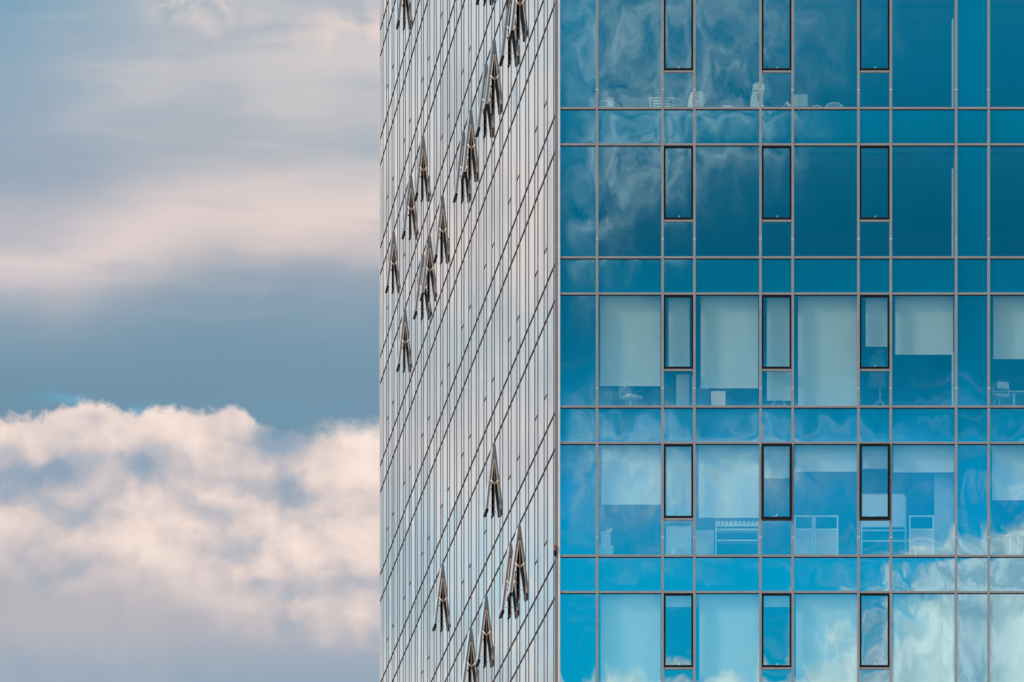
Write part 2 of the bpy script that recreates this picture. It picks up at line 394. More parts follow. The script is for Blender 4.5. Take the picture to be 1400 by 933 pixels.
# ------------------------------------------------------------------ the ground
gb = MB(); n = 24; ext = 9000
gv = [[gb.bm.verts.new((-ext + 2 * ext * i / n, -ext + 2 * ext * j / n, 0)) for j in range(n + 1)] for i in range(n + 1)]
for i in range(n):
    for j in range(n): gb.bm.faces.new((gv[i][j], gv[i + 1][j], gv[i + 1][j + 1], gv[i][j + 1]))
gb.build('ground', 'ground', kind='structure')

# ------------------------------------------------------------------ the tower
S = FPX / DIST                                            # photo pixels per metre on the front facade
def fx(px): return (px - PX0) / S
def fz(py): return EYE + (PY0 - py) / S
FLOOR = 203.97 / S; VIS = 154.4 / S                       # storey height, height of the clear glass
def zb(k): return fz(148.6) - FLOOR * k                   # foot of the clear glass, storey k counted down from the top one in view
CX = fx(762.5)
C0 = Vector((CX, DIST, 0))
tower = thing('office_tower', 'tall blue glass office tower with a mirrored side and tilted open windows', 'building', C0)
Sd = Matrix.Rotation(math.atan2(-UD.y, -UD.x), 4, 'Z')    # side facade frame: local x runs to the corner, local y inward
FX = lambda px: fx(px) - CX                               # front facade x in tower space
LINES = [816.3, 905.8, 949.3, 1039.7, 1083.7, 1173.6, 1217.8, 1307.2, 1351.6, 1441.0, 1485.0, 1575.0]
BAYS = [765.5] + LINES
FRONT_K = range(0, 5)
ZLO, ZHI = zb(4) - (FLOOR - VIS), zb(0) + FLOOR
RX = FX(1575)                                             # right end of the front
U_END = 61.4
DEPTH = 9.0                                               # rooms behind the front glass

def footprint(inset_front, inset=0.06):
    a = Vector((0, 0, 0)); dn = Vector((-math.cos(SLANT), -math.sin(SLANT), 0))
    k = (inset_front) / UD.y
    p0 = UD * k - dn * inset; p1 = UD * (U_END - inset) - dn * inset
    return [p0, Vector((RX, p0.y, 0)), Vector((RX, p1.y, 0)), p1]
def shaft(name, inset_front, z0, z1, mat):
    b = MB(); fp = footprint(inset_front)
    A = [b.bm.verts.new((p.x, p.y, z0)) for p in fp]; B = [b.bm.verts.new((p.x, p.y, z1)) for p in fp]
    for i in range(4): b.bm.faces.new((A[i], A[(i + 1) % 4], B[(i + 1) % 4], B[i]))
    b.bm.faces.new(A[::-1]); b.bm.faces.new(B); return b.build(name, mat, tower)
shaft('lower_storeys', 0.04, 0, ZLO - 0.01, 'body')
shaft('upper_storeys', 0.04, ZHI + 0.01, 71.0, 'body')
shaft('core', DEPTH, ZLO - 0.008, ZHI + 0.008, 'core')

# floor slabs with their ceilings; thin joints run across the ceilings
for k in range(-1, 5):
    b = MB(); z1 = zb(k) - 0.03; z0 = zb(k) - (FLOOR - VIS) + 0.04
    x0 = 0.05
    b.box(x0, RX - 0.02, 0.06, DEPTH - 0.01, z0, z1, 0)
    for yy in (0.9, 2.6, 4.3, 6.0, 7.7): b.box(x0, RX - 0.02, yy, yy + 0.14, z0 - 0.05, z0 + 0.002, 1)
    for xx in (2.0, 4.9, 7.6, 10.35, 13.2): b.box(xx, xx + 0.07, 0.15, DEPTH - 0.05, z0 - 0.035, z0 + 0.003, 1)
    b.build('floor_slab', ['slab', 'beam'], tower)
# back-up columns behind the two blind bays
for k in FRONT_K:
    z0, z1 = zb(k) - 0.025, zb(k) + VIS + 0.035
    MB().box(0.06, FX(814), 0.10, 0.62, z0, z1).build('column', 'slab', tower)
    MB().box(FX(1305), FX(1350), 0.10, 0.75, z0, z1).build('column', 'slab', tower)
for k, ytop in ((0, 24), (1, 229), (2, 480), (4, 815)):   # pale edge of a partition meeting the glass beside the blind bay
    zt = EYE + (PY0 - ytop) / S
    MB().box(FX(1302.2), FX(1304.2), 0.12, 0.3, zb(k) - 0.03, zt).build('partition', 'white', tower)
MB().box(RX - 0.02, RX + 0.2, 0.05, DEPTH, ZLO, ZHI).build('end_wall', 'slab', tower)

# front facade: panes, spandrels, windows
WIN_COLS = {2, 4, 6, 10}
OPENED = {(3, 4): 0.03, (3, 6): 0.06}
WH = 100.2 / S + 0.032
def front_window(k, c):
    xa, xb = FX(BAYS[c]) + 0.018, FX(BAYS[c + 1]) - 0.018
    w2 = (xb - xa) / 2; xm = (xa + xb) / 2; zt = zb(k) + VIS - 0.024; h = VIS - 0.935 - 0.05
    M = T(xm, 0, zt); ang = OPENED.get((k, c), 0)
    if ang:
        p = MB().ring(-w2, w2, -h, 0, 0.05, -0.012, 0.07).build('window', 'black', tower, M)
        Rt = T(0, -0.09, -0.01) @ Matrix.Rotation(R(-ang), 4, 'X')
        MB().ring(-w2 + 0.004, w2 - 0.004, -h - 0.03, 0, 0.062, -0.03, 0.05).build('sash', 'black', p, Rt)
        q = w2 - 0.066; MB().quad(-q, q, -h + 0.032, -0.062).build('pane', 'ajarglass', p, Rt)
        for sx in (-1, 1):
            MB().tube([(sx * (w2 - 0.05), 0.03, -h * 0.62), (sx * (w2 - 0.06), -0.05, -h * 0.8)], 0.008).build('stay_arm', 'tan', p)
        MB().box(-0.14, 0.0, 0.03, 0.05, -h + 0.04, -h + 0.055).box(-0.02, 0.02, 0.03, 0.07, -h + 0.055, -h + 0.11).build('handle', 'white', p, Rt)
    else:
        p = MB().ring(-w2, w2, -h, 0, 0.06, -0.035, 0.06).build('window', 'black', tower, M)
        q = w2 - 0.06; MB().quad(-q, q, -h + 0.06, -0.06).build('pane', 'sashglass', p)
        MB().box(-0.12, 0.06, 0.03, 0.05, -h + 0.056, -h + 0.068).box(-0.0, 0.035, 0.03, 0.07, -h + 0.068, -h + 0.12).build('handle', 'white', p)
nwin = 0
for k in FRONT_K:
    z0, z1 = zb(k), zb(k) + VIS
    for c in range(len(BAYS) - 1):
        xa, xb = FX(BAYS[c]), FX(BAYS[c + 1])
        g = 0.012
        if c in WIN_COLS:
            front_window(k, c); nwin += 1
            zt = z0 + 0.935
            MB().quad(xa + g, xb - g, z0 + g, zt - g).build('vision_pane', 'vision', tower, T(0, 0, 0))
            MB().box(xa + 0.034, xb - 0.034, -0.036, 0.05, zt - 0.024, zt + 0.024).build('transom', 'alu', tower)
        else:
            MB().quad(xa + g, xb - g, z0 + g, z1 - g).build('vision_pane', 'blindbay' if c in (0, 8) else 'vision', tower)
        MB().box(xa + g, xb - g, 0, 0.03, z1 + g, z1 + FLOOR - VIS - g).build('spandrel_panel', 'spandrel', tower)
for px in LINES:
    b = MB(); c = FX(px)
    b.box(c - 0.03, c + 0.03, -0.05, 0.08, ZLO, ZHI)
    b.build('mullion', 'alu', tower)
    for k in FRONT_K:                                     # splice sleeves in the profile
        zs = zb(k) + 0.46
        MB().box(c - 0.0315, c + 0.0315, -0.0515, 0.0, zs, zs + 0.022).build('splice', 'tan', tower)
for k in range(0, 5):
    for z in (zb(k), zb(k) + VIS):
        for c in range(len(BAYS) - 1):
            pass
        MB().box(FX(765.5), RX, -0.042, 0.07, z - 0.026, z + 0.026, 0).box(FX(765.5), RX, -0.02, 0.05, z - 0.046, z - 0.0262, 1).build('transom', ['alu', 'line'], tower)  # second, dark strip paints in the shadow line under each transom
# corner post
b = MB()
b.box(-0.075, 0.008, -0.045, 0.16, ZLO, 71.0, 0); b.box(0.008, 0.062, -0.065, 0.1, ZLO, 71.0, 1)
b.build('corner_post', ['cornerside', 'corner'], tower)

# side facade
def sproj(u, z):
    p = C0 + UD * u; return PX0 + FPX * p.x / p.y, PY0 - FPX * (z - EYE) / p.y
def seen(u0, u1, z0, z1, m=60):
    ys = [sproj(u, z)[1] for u in (u0, u1) for z in (z0, z1)]
    return max(ys) > -m and min(ys) < 933 + m
RE = [2.68 + 2.5 * i for i in range(24)]                  # edge of each narrow bay nearest the corner
NW = 0.845
bays = [(0.09, 1.02, 'end')]
prev = 1.02
for i, r in enumerate(RE):
    bays.append((prev, r, 'wide')); bays.append((r, r + NW, 'win' if (i % 3 != 2 and i < 23) else 'narrow')); prev = r + NW
bays[-1] = (RE[23], U_END - 0.06, 'narrow')
OPEN = [(19, -20), (3, -35), (4, -8), (7, -85), (6, 62), (7, 95), (9, 150), (10, 185), (16, 191), (18, 245), (13, 272), (21, 321), (15, 328), (16, 353), (19, 425),
        (6, 608), (13, 773), (3, 726), (4, 750), (7, 817), (9, 860)]
OPENSET = {}
for i, ya in OPEN:
    u = RE[i] + NW / 2; d = C0.y + UD.y * u
    z = EYE + (PY0 - ya) * d / FPX
    k = round((zb(0) + VIS - z) / FLOOR)
    OPENSET[(i, k)] = random.uniform(6.3, 7.6)
panes, spans, wins = [], [], []
for k in range(4, -7, -1):
    z0, z1, z2 = zb(k), zb(k) + VIS, zb(k) + FLOOR
    for bi, (ua, ub, kind) in enumerate(bays):
        if not seen(ua, ub, z0 - 1, z2): continue
        g = 0.006
        key = (ua + 0.0)
        if kind == 'win':
            i = (bi - 2) // 2
            wins.append((0 if (i, k) in OPENSET else 1, key, ua, ub, k, i)); panes.append((key + 30, ua + g, ub - g, z0 + g, z0 + 0.935 - g))
        else:
            panes.append((key + (20 if kind == 'narrow' else 0), ua + g, ub - g, z0 + g, z1 - g))
        spans.append((key, ua + g, ub - g, z1 + g, z2 - g))
def side_box(b, r, mi=0): b.box(-r[2], -r[1], 0.0, 0.03, r[3], r[4], mi)
def split(lst, n, name, mat):
    lst.sort()
    for r in lst[:n]:
        b = MB(); side_box(b, r); b.build(name, mat, tower, Sd)
    if lst[n:]:
        b = MB()
        for r in lst[n:]: side_box(b, r)
        b.build(name, mat, tower, Sd, kind='stuff')
split(panes, 100, 'mirrored_pane', 'mirror')
split(spans, 40, 'spandrel_panel', 'mirror')
def side_window(ua, ub, k, i):
    zt = zb(k) + VIS - 0.03; h = VIS - 0.935 - 0.05; w2 = (ub - ua) / 2 - 0.02
    M = Sd @ T(-(ua + ub) / 2, 0, zt); ang = OPENSET.get((i, k))
    if ang:
        b = MB().ring(-w2, w2, -h, 0, 0.045, 0.0, 0.12); b.box(-w2, w2, 0.12, 0.14, -h, 0)  # black sheet behind the ring stands in for the unlit opening
        p = b.build('window', 'black', tower, M)
        Rt = T(0, -0.012, -0.006) @ Matrix.Rotation(R(-ang), 4, 'X')
        s = MB().ring(-w2 + 0.005, w2 - 0.005, -h + 0.05, 0, 0.055, -0.015, 0.036, 0); s.build('sash', 'sash', p, Rt)
        r_ = MB().ring(-w2 - 0.004, w2 + 0.004, -h + 0.06, -0.42, 0.05, 0.0375, 0.056, 0); r_.build('inner_rim', 'tan', p, Rt)
        bt = MB().box(-w2 + 0.0, w2 - 0.0, -0.018, 0.06, -h - 0.035, -h + 0.048); bt.build('bottom_rail', 'black', p, Rt)
        MB().box(-w2 + 0.02, w2 - 0.02, -0.0195, -0.016, -h + 0.06, -0.03).build('pane', 'mirror', p, Rt)
        yo = -math.sin(R(ang)) * h
        for sx in (-1, 1):
            MB().tube([(sx * (w2 + 0.01), -0.012, -h * 0.605), (sx * (w2 + 0.01), yo * 0.5, -h * 0.545)], 0.022).build('stay_arm', 'tan', p)
        MB().tube([(w2 - 0.03, 0.02, -h * 0.93), (w2 - 0.03, yo * 0.9, -h * 0.93)], 0.006).build('restrictor', 'grey', p)
        MB().box(-0.05, 0.05, -0.02, 0.03, -h * 0.8, -h * 0.77).build('lock_bracket', 'black', p)
        MB().box(-w2 - 0.01, w2 + 0.01, -0.026, 0.03, -h - 0.05, -h - 0.002).build('sill', 'line', p)
    else:
        p = MB().box(-w2 - 0.01, w2 + 0.01, -0.01, 0.03, -h - 0.032, -h - 0.002).build('window', 'line', tower, M)
        MB().box(-w2 - 0.014, w2 + 0.014, 0.0, 0.03, -h, 0.03).build('pane', 'mirror', p)
wins.sort(); NSIDE = 100 - nwin
for r in wins[:NSIDE]: side_window(*r[2:])
rest = wins[NSIDE:]
if rest:
    b = MB()
    for _, _, ua, ub, k, i in rest:
        zt = zb(k) + VIS - 0.03; h = VIS - 0.985
        b.box(-ub + 0.01, -ua - 0.01, -0.01, 0.03, zt - h - 0.032, zt - h - 0.002, 0)
        b.box(-ub + 0.006, -ua - 0.006, 0.0, 0.03, zt - h, zt + 0.03, 1)
    b.build('window', ['line', 'mirror'], tower, Sd, kind='stuff')
for (ua, ub, kind) in bays[1:]:
    MB().box(-ua - 0.03, -ua + 0.03, -0.012, 0.05, ZLO, 70.9).build('mullion', 'fin', tower, Sd)
MB().box(-bays[-1][1] - 0.06, -bays[-1][1], -0.03, 0.1, ZLO, 70.9).build('corner_post', 'corner', tower, Sd)
for k in range(4, -7, -1):
    for z in (zb(k), zb(k) + VIS):
        MB().box(-U_END + 0.06, -0.09, -0.016, 0.04, z - 0.02, z + 0.02).build('transom', 'line', tower, Sd)

# ------------------------------------------------------------------ roller blinds behind the glass
def at(px, py, r): return Vector(((px - PX0) * (DIST + r) / FPX, DIST + r, EYE + (PY0 - py) * (DIST + r) / FPX))
def blind(k, x0, x1, y1, label, y0=None):
    r = 0.2
    a, c = at(x0, 0, r), at(x1, y1, r); top = zb(k) + VIS + 0.035; w = c.x - a.x; h = top - c.z
    o = thing('roller_blind', label, 'roller blind', ((a.x + c.x) / 2, DIST + r, top), 0, 'roller blinds behind the office glass')
    n = 10; b = MB()
    rows = []
    for j in range(n + 1):
        z = -0.05 - (h - 0.05) * j / n
        rows.append([b.bm.verts.new((-w / 2 + w * i / 6, 0.0 + 0.006 * math.sin(i * 1.9 + j * 0.7), z)) for i in range(7)])
    rows2 = [[b.bm.verts.new(v.co + Vector((0, 0.004, 0))) for v in rw] for rw in rows]
    for j in range(n):
        for i in range(6):
            b.bm.faces.new((rows[j][i], rows[j + 1][i], rows[j + 1][i + 1], rows[j][i + 1])).smooth = True
            b.bm.faces.new((rows2[j][i], rows2[j][i + 1], rows2[j + 1][i + 1], rows2[j + 1][i])).smooth = True
    b.build('fabric', 'blind', o)
    MB().tube([(-w / 2, 0.03, -0.035), (w / 2, 0.03, -0.035)], 0.03, 10).build('roller', 'offwhite', o)
    MB().box(-w / 2, w / 2, -0.012, 0.016, -h - 0.022, -h).build('bottom_bar', 'white', o)
    return o
BL = [
 (2, 820.5, 903, 527, 'wide roller blind, leftmost of the row that has a coat stand behind its glass'),
 (2, 914, 942.5, 505, 'slim roller blind in the black framed window above the ribbed white cabinet'),
 (2, 958, 1036.5, 530, 'wide roller blind just above the cream panel and between the two blinded black framed windows'),
 (2, 1048.5, 1081.5, 547, 'slim roller blind hanging behind the second black framed window, white folding legs below it'),
 (2, 1091, 1171.5, 554, 'wide roller blind drawn all the way down, left of the coat stand'),
 (2, 1183.5, 1213, 473, 'short slim roller blind right above the hanging coat'),
 (2, 1224, 1303, 484, 'wide roller blind half drawn over the dark armchair'),
 (2, 1358, 1436, 490, 'roller blind half drawn above the white desk, cut by the right picture edge'),
 (3, 822.5, 903.5, 689, 'wide roller blind half drawn over the stacked pale boxes'),
 (3, 911.5, 945, 704, 'slim roller blind filling the black framed window above the plastic bag'),
 (3, 955, 1037.5, 707, 'wide roller blind reaching down to the wire tray shelf'),
 (3, 1045, 1082, 653, 'slim roller blind half drawn behind the ajar window left of the glazed cupboards'),
 (3, 1088, 1171.5, 644, 'short wide roller blind high above the pair of glazed beige cupboards'),
 (3, 1179.5, 1214, 640, 'short slim roller blind above the white flipchart, in the ajar window'),
 (3, 1221.5, 1305, 645, 'short wide roller blind right of the flipchart window'),
 (3, 1356.5, 1436, 683, 'roller blind above the white desk with a slab leg, at the right picture edge'),
 (4, 821, 903, 955, 'wide pale roller blind fully down in the lowest storey, nearest the tower corner'),
 (4, 911, 946, 829, 'slim roller blind just a narrow strip atop the leftmost lowest black framed window'),
 (4, 956, 1038.5, 955, 'wide pale roller blind fully down in the lowest storey between two rolled up slim blinds'),
 (4, 1045, 1082, 829, 'slim roller blind just a narrow strip atop the middle lowest black framed window'),
 (4, 1088, 1171.5, 955, 'wide roller blind fully down in the lowest storey, left of the cloud filled slim window'),
 (4, 1222, 1305, 955, 'wide roller blind fully down behind the largest white cloud reflection of the lowest storey'),
 (4, 1357, 1438, 955, 'roller blind fully down at the lower right picture corner'),
]
for a in BL: blind(a[0], a[1], a[2], a[3], a[4])

# ------------------------------------------------------------------ things standing inside by the glass
def place(k, x0, x1, ytop, r):
    """Centre, width and height of a thing whose front is r behind the glass and whose foot is on storey k's floor."""
    a, c = at(x0, ytop, r), at(x1, ytop, r); zf = zb(k) - 0.03
    return ((a.x + c.x) / 2, DIST + r, zf), c.x - a.x, a.z - zf

# top storey: odds and ends along the glass
loc, w, h = place(0, 819.5, 839.5, 133, 0.12)
o = thing('radio', 'small white boxy radio in the leftmost wide pane of the top storey', 'radio', loc)
MB().box(-w / 2, w / 2, 0, 0.14, 0, h * 0.78).bevel(0.012).build('body', 'white', o)
MB().box(w * 0.05, w / 2, 0.01, 0.13, h * 0.78, h).bevel(0.01).build('top_box', 'white', o)
MB().box(-w * 0.42, w * 0.02, -0.012, 0.01, h * 0.35, h * 0.7).bevel(0.006).build('screen', 'grey', o)
MB().tube([(w * 0.0, 0.05, h * 0.78), (w * -0.02, 0.05, h * 1.02)], 0.006).build('aerial', 'chrome', o)

loc, w, h = place(0, 887, 922.5, 133.5, 0.1)
o = thing('paper_tray', 'stacked white document trays straddling a mullion in the top storey', 'document tray', loc)
for j in range(4):
    z0 = 0.02 + (h - 0.05) * j / 4; ww = w * (0.32 + 0.0 * j)
    MB().box(-ww, ww * 0.95, 0, 0.24, z0, z0 + 0.012).box(-ww, -ww + 0.01, 0, 0.24, z0, z0 + 0.05).box(ww * 0.95 - 0.01, ww * 0.95, 0, 0.24, z0, z0 + 0.05).box(-ww + 0.02, ww * 0.9, 0.01, 0.2, z0 + 0.012, z0 + 0.034).build('tray', 'white', o)
MB().box(-w / 2, w / 2, -0.02, 0.26, h - 0.03, h).bevel(0.006).build('lid', 'white', o)
for sx in (-1, 1): MB().tube([(sx * w * 0.44, 0.02, 0), (sx * w * 0.44, 0.02, h - 0.03)], 0.012).build('post', 'chrome', o)

loc, w, h = place(0, 938.5, 960, 124, 0.12)
o = thing('patterned_carton', 'leaning white carton with red printed dots in the top storey', 'carton', loc)
o.rotation_euler = (0, R(5), R(-18))
MB().prism([(-w / 2, 0), (w * 0.42, 0), (w / 2, h * 0.6), (w * 0.44, h * 0.93), (w * 0.1, h), (-w * 0.3, h * 0.96), (-w * 0.42, h * 0.7)], 0, 0.2).bevel(0.008).build('box', 'white', o)
for a, c_ in ((0.18, 0.62), (0.24, 0.36), (-0.12, 0.5), (0.05, 0.75)):
    MB().lathe([(0.028, 0), (0.028, 0.004)], 12, (0, 0, 0)).build('printed_dot', 'rust', o, T(w * a, -0.003, h * c_) @ Matrix.Rotation(R(90), 4, 'X'))

loc, w, h = place(0, 987, 1003, 144, 0.06)
o = MB().box(-w / 2, w / 2, 0, 0.22, 0, h * 0.55).box(-w * 0.42, w * 0.46, 0.01, 0.2, h * 0.55 + 0.002, h * 0.8).box(-w * 0.36, w * 0.4, 0.01, 0.2, h * 0.8 + 0.002, h).bevel(0.003, 1).build('paper_stack', 'offwhite'); o.location = loc
tag(o, 'low flat stack of papers left of the tall white water dispenser', 'paper stack')

loc, w, h = place(0, 1026.5, 1045.5, 112.5, 0.16)
o = thing('water_dispenser', 'tall white water dispenser with a rounded hood behind a mullion in the top storey', 'water dispenser', loc)
b = MB().prism([(-w * 0.5, 0), (w * 0.42, 0), (w * 0.42, h * 0.72), (-w * 0.36, h * 0.72), (-w * 0.5, h * 0.45)], 0.02, 0.3).bevel(0.012); b.build('body', 'white', o)
hood = [(-w * 0.36, h * 0.72), (w * 0.5, h * 0.72), (w * 0.5, h * 0.86)] + [(w * 0.5 - w * 0.43 * (1 - math.cos(a)), h * 0.86 + h * 0.14 * math.sin(a)) for a in [math.pi * j / 10 for j in range(1, 10)]] + [(-w * 0.36, h * 0.86)]
MB().prism(hood, 0.0, 0.3).bevel(0.006).build('hood', 'white', o)
MB().box(-w * 0.02, w * 0.2, -0.015, 0.03, h * 0.38, h * 0.62).bevel(0.006).build('spout', 'grey', o)
MB().box(-w * 0.3, w * 0.36, -0.03, 0.03, 0.06, 0.1).build('drip_tray', 'grey', o)

loc, w, h = place(0, 1066, 1082, 137, 0.12)
o = thing('desk_lamp', 'small fallen white desk lamp below the middle top black framed window', 'lamp', loc)
MB().tube([(-w * 0.5, 0.08, 0.01), (-w * 0.1, 0.08, h * 0.55), (w * 0.12, 0.08, h * 0.85)], 0.012).build('arm', 'white', o)
MB().tube([(w * 0.1, 0.08, h * 0.9), (w * 0.5, 0.06, h * 0.3)], [0.02, 0.06], 14).build('shade', 'white', o)
MB().lathe([(0.07, 0), (0.07, 0.015), (0.02, 0.02)], 16, (-w * 0.4, 0.09, 0)).build('base', 'white', o)

loc, w, h = place(0, 1086, 1104.5, 129, 0.14)
o = thing('storage_bin', 'greyish plastic bin with a rounded rim right of the middle top black framed window', 'bin', loc)
MB().prism([(-w * 0.46, 0), (w * 0.46, 0), (w * 0.5, h * 0.94), (w * 0.46, h), (-w * 0.46, h), (-w * 0.5, h * 0.94)], 0, 0.26).bevel(0.012).build('body', 'offwhite', o)
MB().box(-w * 0.47, w * 0.47, -0.008, 0.006, h * 0.28, h * 0.31).build('band', 'grey', o)

loc, w, h = place(0, 1105, 1129, 143.5, 0.1)
b = MB().tube([(-w / 2 + w * j / 14, 0.05, 0.012 + (h - 0.02) * math.sin(math.pi * j / 14)) for j in range(15)], 0.014)
o = b.build('hose', 'white'); o.location = loc; tag(o, 'thin white hose bent in a low arch left of the dome shaped coil', 'hose')

loc, w, h = place(0, 1127, 1154.5, 140, 0.1)
o = thing('cable_coil', 'dome shaped coil of white cable on the floor of the top storey', 'cable coil', loc)
for j in range(5):
    rr = w * (0.5 - 0.075 * j); hh = h * (1 - 0.16 * j)
    MB().tube([(-rr * math.cos(math.pi * i / 16) - w * 0.03 * j * 0, 0.03 + 0.035 * j, 0.008 + (hh - 0.02) * math.sin(math.pi * i / 16)) for i in range(17)], 0.016).build('loop', 'white', o)

# third storey: room with blinds
loc, w, h = place(2, 819, 837, 531, 0.5)
o = thing('pale_cupboard', 'low pale cupboard under the leftmost wide blind, beside the tipped office chair', 'cupboard', loc)
MB().box(-w / 2, w / 2, 0, 0.4, 0, h).bevel(0.008).build('carcass', 'grey', o)
MB().box(-w * 0.48, -0.004, -0.02, -0.001, 0.05, h - 0.02).build('door', 'grey', o); MB().box(0.004, w * 0.48, -0.02, -0.001, 0.05, h - 0.02).build('door', 'grey', o)

def swivel_chair(loc, w, h, label, mat='dark', tip=0, rz=0):
    o = thing('office_chair', label, 'office chair', loc, rz)
    zs = h * 0.45
    star = MB()
    for j in range(5):
        a = 2 * math.pi * j / 5 + 0.4; star.tube([(0, 0, 0.1), (0.3 * math.cos(a), 0.3 * math.sin(a), 0.07)], [0.022, 0.015])
    star.build('star_base', 'white', o)
    MB().tube([(0, 0, 0.1), (0, 0, zs)], 0.025, 10).build('gas_lift', 'chrome', o)
    MB().box(-w / 2, w / 2, -0.24, 0.24, zs, zs + 0.08).bevel(0.03).build('seat', mat, o)
    bk = MB().box(-w * 0.44, w * 0.44, 0.2, 0.26, zs + 0.18, h).bevel(0.03); bk.build('backrest', mat, o)
    for sx in (-1, 1):
        MB().tube([(sx * w * 0.52, 0.12, zs + 0.03), (sx * w * 0.55, 0.12, zs + 0.24), (sx * w * 0.55, -0.16, zs + 0.25)], 0.016).build('armrest', 'white', o)
    for j in range(5):
        a = 2 * math.pi * j / 5 + 0.4
        MB().lathe([(0.02, -0.02), (0.03, 0), (0.02, 0.02)], 10).build('caster', 'dark', o, T(0.3 * math.cos(a), 0.3 * math.sin(a), 0.035) @ Matrix.Rotation(R(90), 4, 'X'))
    return o
loc, w, h = place(2, 846, 878, 530.5, 0.45)
swivel_chair(loc, 0.5, h + 0.1, 'white office chair seen under the leftmost wide blind', 'white', rz=R(40))

loc, w, h = place(2, 925, 942.5, 512, 0.3)
o = thing('ribbed_cabinet', 'white tambour cabinet with fine upright ribs under the leftmost black window', 'cabinet', loc)
MB().box(-w / 2, w / 2, 0, 0.4, 0, h).build('carcass', 'offwhite', o)
b = MB()
for j in range(14): b.box(-w / 2 + w * j / 14 + 0.003, -w / 2 + w * (j + 1) / 14 - 0.003, -0.012, -0.001, 0.03, h - 0.03)
b.build('shutter', 'offwhite', o)
loc, w, h = place(2, 946, 948, 514, 0.35)
o = MB().tube([(0, 0, 0), (0, 0, h)], 0.022, 10).lathe([(0.1, 0), (0.1, 0.02), (0.03, 0.03)], 16).build('pole', 'white'); o.location = loc
tag(o, 'thin white upright pole beside the white tambour cabinet', 'pole')

loc, w, h = place(2, 972, 992, 535, 0.12)
o = thing('cream_panel', 'square cream coloured screen panel under the second wide blind', 'screen panel', loc)
MB().box(-w / 2, w / 2, 0, 0.03, 0.03, h).bevel(0.004, 1).build('board', 'cream', o)
for sx in (-1, 1): MB().box(sx * w * 0.36 - 0.03, sx * w * 0.36 + 0.03, -0.1, 0.14, 0, 0.03).build('foot', 'grey', o)

loc, w, h = place(2, 954, 970, 531, 0.9)
o = thing('pale_pedestal', 'dim pale drawer pedestal left of the cream screen panel', 'drawer pedestal', loc)
MB().box(-w / 2, w / 2, 0, 0.45, 0, h).build('carcass', 'grey', o)
for j in range(3): MB().box(-w * 0.46, w * 0.46, -0.018, -0.001, 0.04 + j * (h - 0.06) / 3, 0.02 + (j + 1) * (h - 0.06) / 3).build('drawer', 'grey', o)

loc, w, h = place(2, 1048, 1082, 547, 0.4)
o = thing('folding_trestle', 'white folding trestle legs under the second slim blind', 'trestle', loc)
MB().box(-w * 0.5, w * 0.5, -0.03, 0.03, h - 0.02, h + 0.01).build('rail', 'white', o)
for sx in (-1, 1):
    MB().tube([(sx * w * 0.5, 0, 0), (sx * w * 0.12, 0, h - 0.01)], 0.014).build('leg', 'white', o)
    MB().tube([(sx * w * 0.5, 0.3, 0), (sx * w * 0.12, 0.02, h - 0.01)], 0.014).build('leg', 'white', o)

# coat stand with coat
p = at(1203, 478, 0.8); zf = zb(2) - 0.03; hs = p.z - zf
o = thing('coat_stand', 'white coat stand on a tripod foot under the short slim blind', 'coat stand', (p.x, DIST + 0.8, zf))
MB().tube([(0, 0, 0.3), (0, 0, hs)], 0.022, 10).build('pole', 'white', o)
for j in range(4):
    a = 2 * math.pi * j / 4 + 0.35
    MB().tube([(0, 0, 0.42), (0.17 * math.cos(a), 0.17 * math.sin(a), 0.22), (0.33 * math.cos(a), 0.33 * math.sin(a), 0.012)], 0.014).build('leg', 'white', o)
for j in range(4):
    a = math.pi / 2 * j + 0.3
    MB().tube([(0, 0, hs - 0.08), (0.09 * math.cos(a), 0.09 * math.sin(a), hs - 0.05), (0.12 * math.cos(a), 0.12 * math.sin(a), hs + 0.01)], 0.009).build('hook', 'white', o)
cb = MB(); rings = []
for j, (zz, rx, ry) in enumerate(((0, 0.05, 0.05), (-0.06, 0.15, 0.08), (-0.3, 0.2, 0.11), (-0.6, 0.2, 0.12), (-0.88, 0.23, 0.13), (-0.9, 0.2, 0.1))):
    rings.append([cb.bm.verts.new((rx * math.cos(a) * (1 + 0.14 * math.sin(5 * a + j)), ry * math.sin(a) * (1 + 0.14 * math.cos(4 * a)), zz)) for a in [2 * math.pi * i / 22 for i in range(22)]])
for A, B in zip(rings, rings[1:]):
    for i in range(22): cb.bm.faces.new((A[i], A[(i + 1) % 22], B[(i + 1) % 22], B[i])).smooth = True
cb.bm.faces.new(rings[0]); cb.bm.faces.new(rings[-1][::-1])
o = cb.build('coat', 'coat'); o.location = (p.x - 0.08, DIST + 0.74, zf + hs - 0.1); tag(o, 'grey green coat hanging on the white coat stand', 'coat')

loc, w, h = place(2, 1183, 1201, 527, 1.5)
swivel_chair(loc, 0.5, h, 'dark office chair half hidden behind the coat stand pole', 'dark', rz=R(160))
loc, w, h = place(2, 1226, 1252, 526, 1.2)
o = thing('armchair', 'dark rounded armchair under the half drawn wide blind', 'armchair', (loc[0], loc[1] + 0.4, loc[2]))
MB().box(-0.36, 0.36, -0.35, 0.35, 0.12, 0.45).bevel(0.06).build('seat', 'dark', o)
MB().box(-0.36, 0.36, 0.22, 0.42, 0.4, max(0.8, h)).bevel(0.08, 3).build('backrest', 'dark', o)
for sx in (-1, 1):
    MB().box(sx * 0.4 - 0.08, sx * 0.4 + 0.08, -0.35, 0.35, 0.12, 0.62).bevel(0.05).build('armrest', 'dark', o)
for sx in (-1, 1):
    for sy in (-1, 1): MB().tube([(sx * 0.32, sy * 0.28, 0), (sx * 0.3, sy * 0.26, 0.13)], 0.02).build('leg', 'chrome', o)
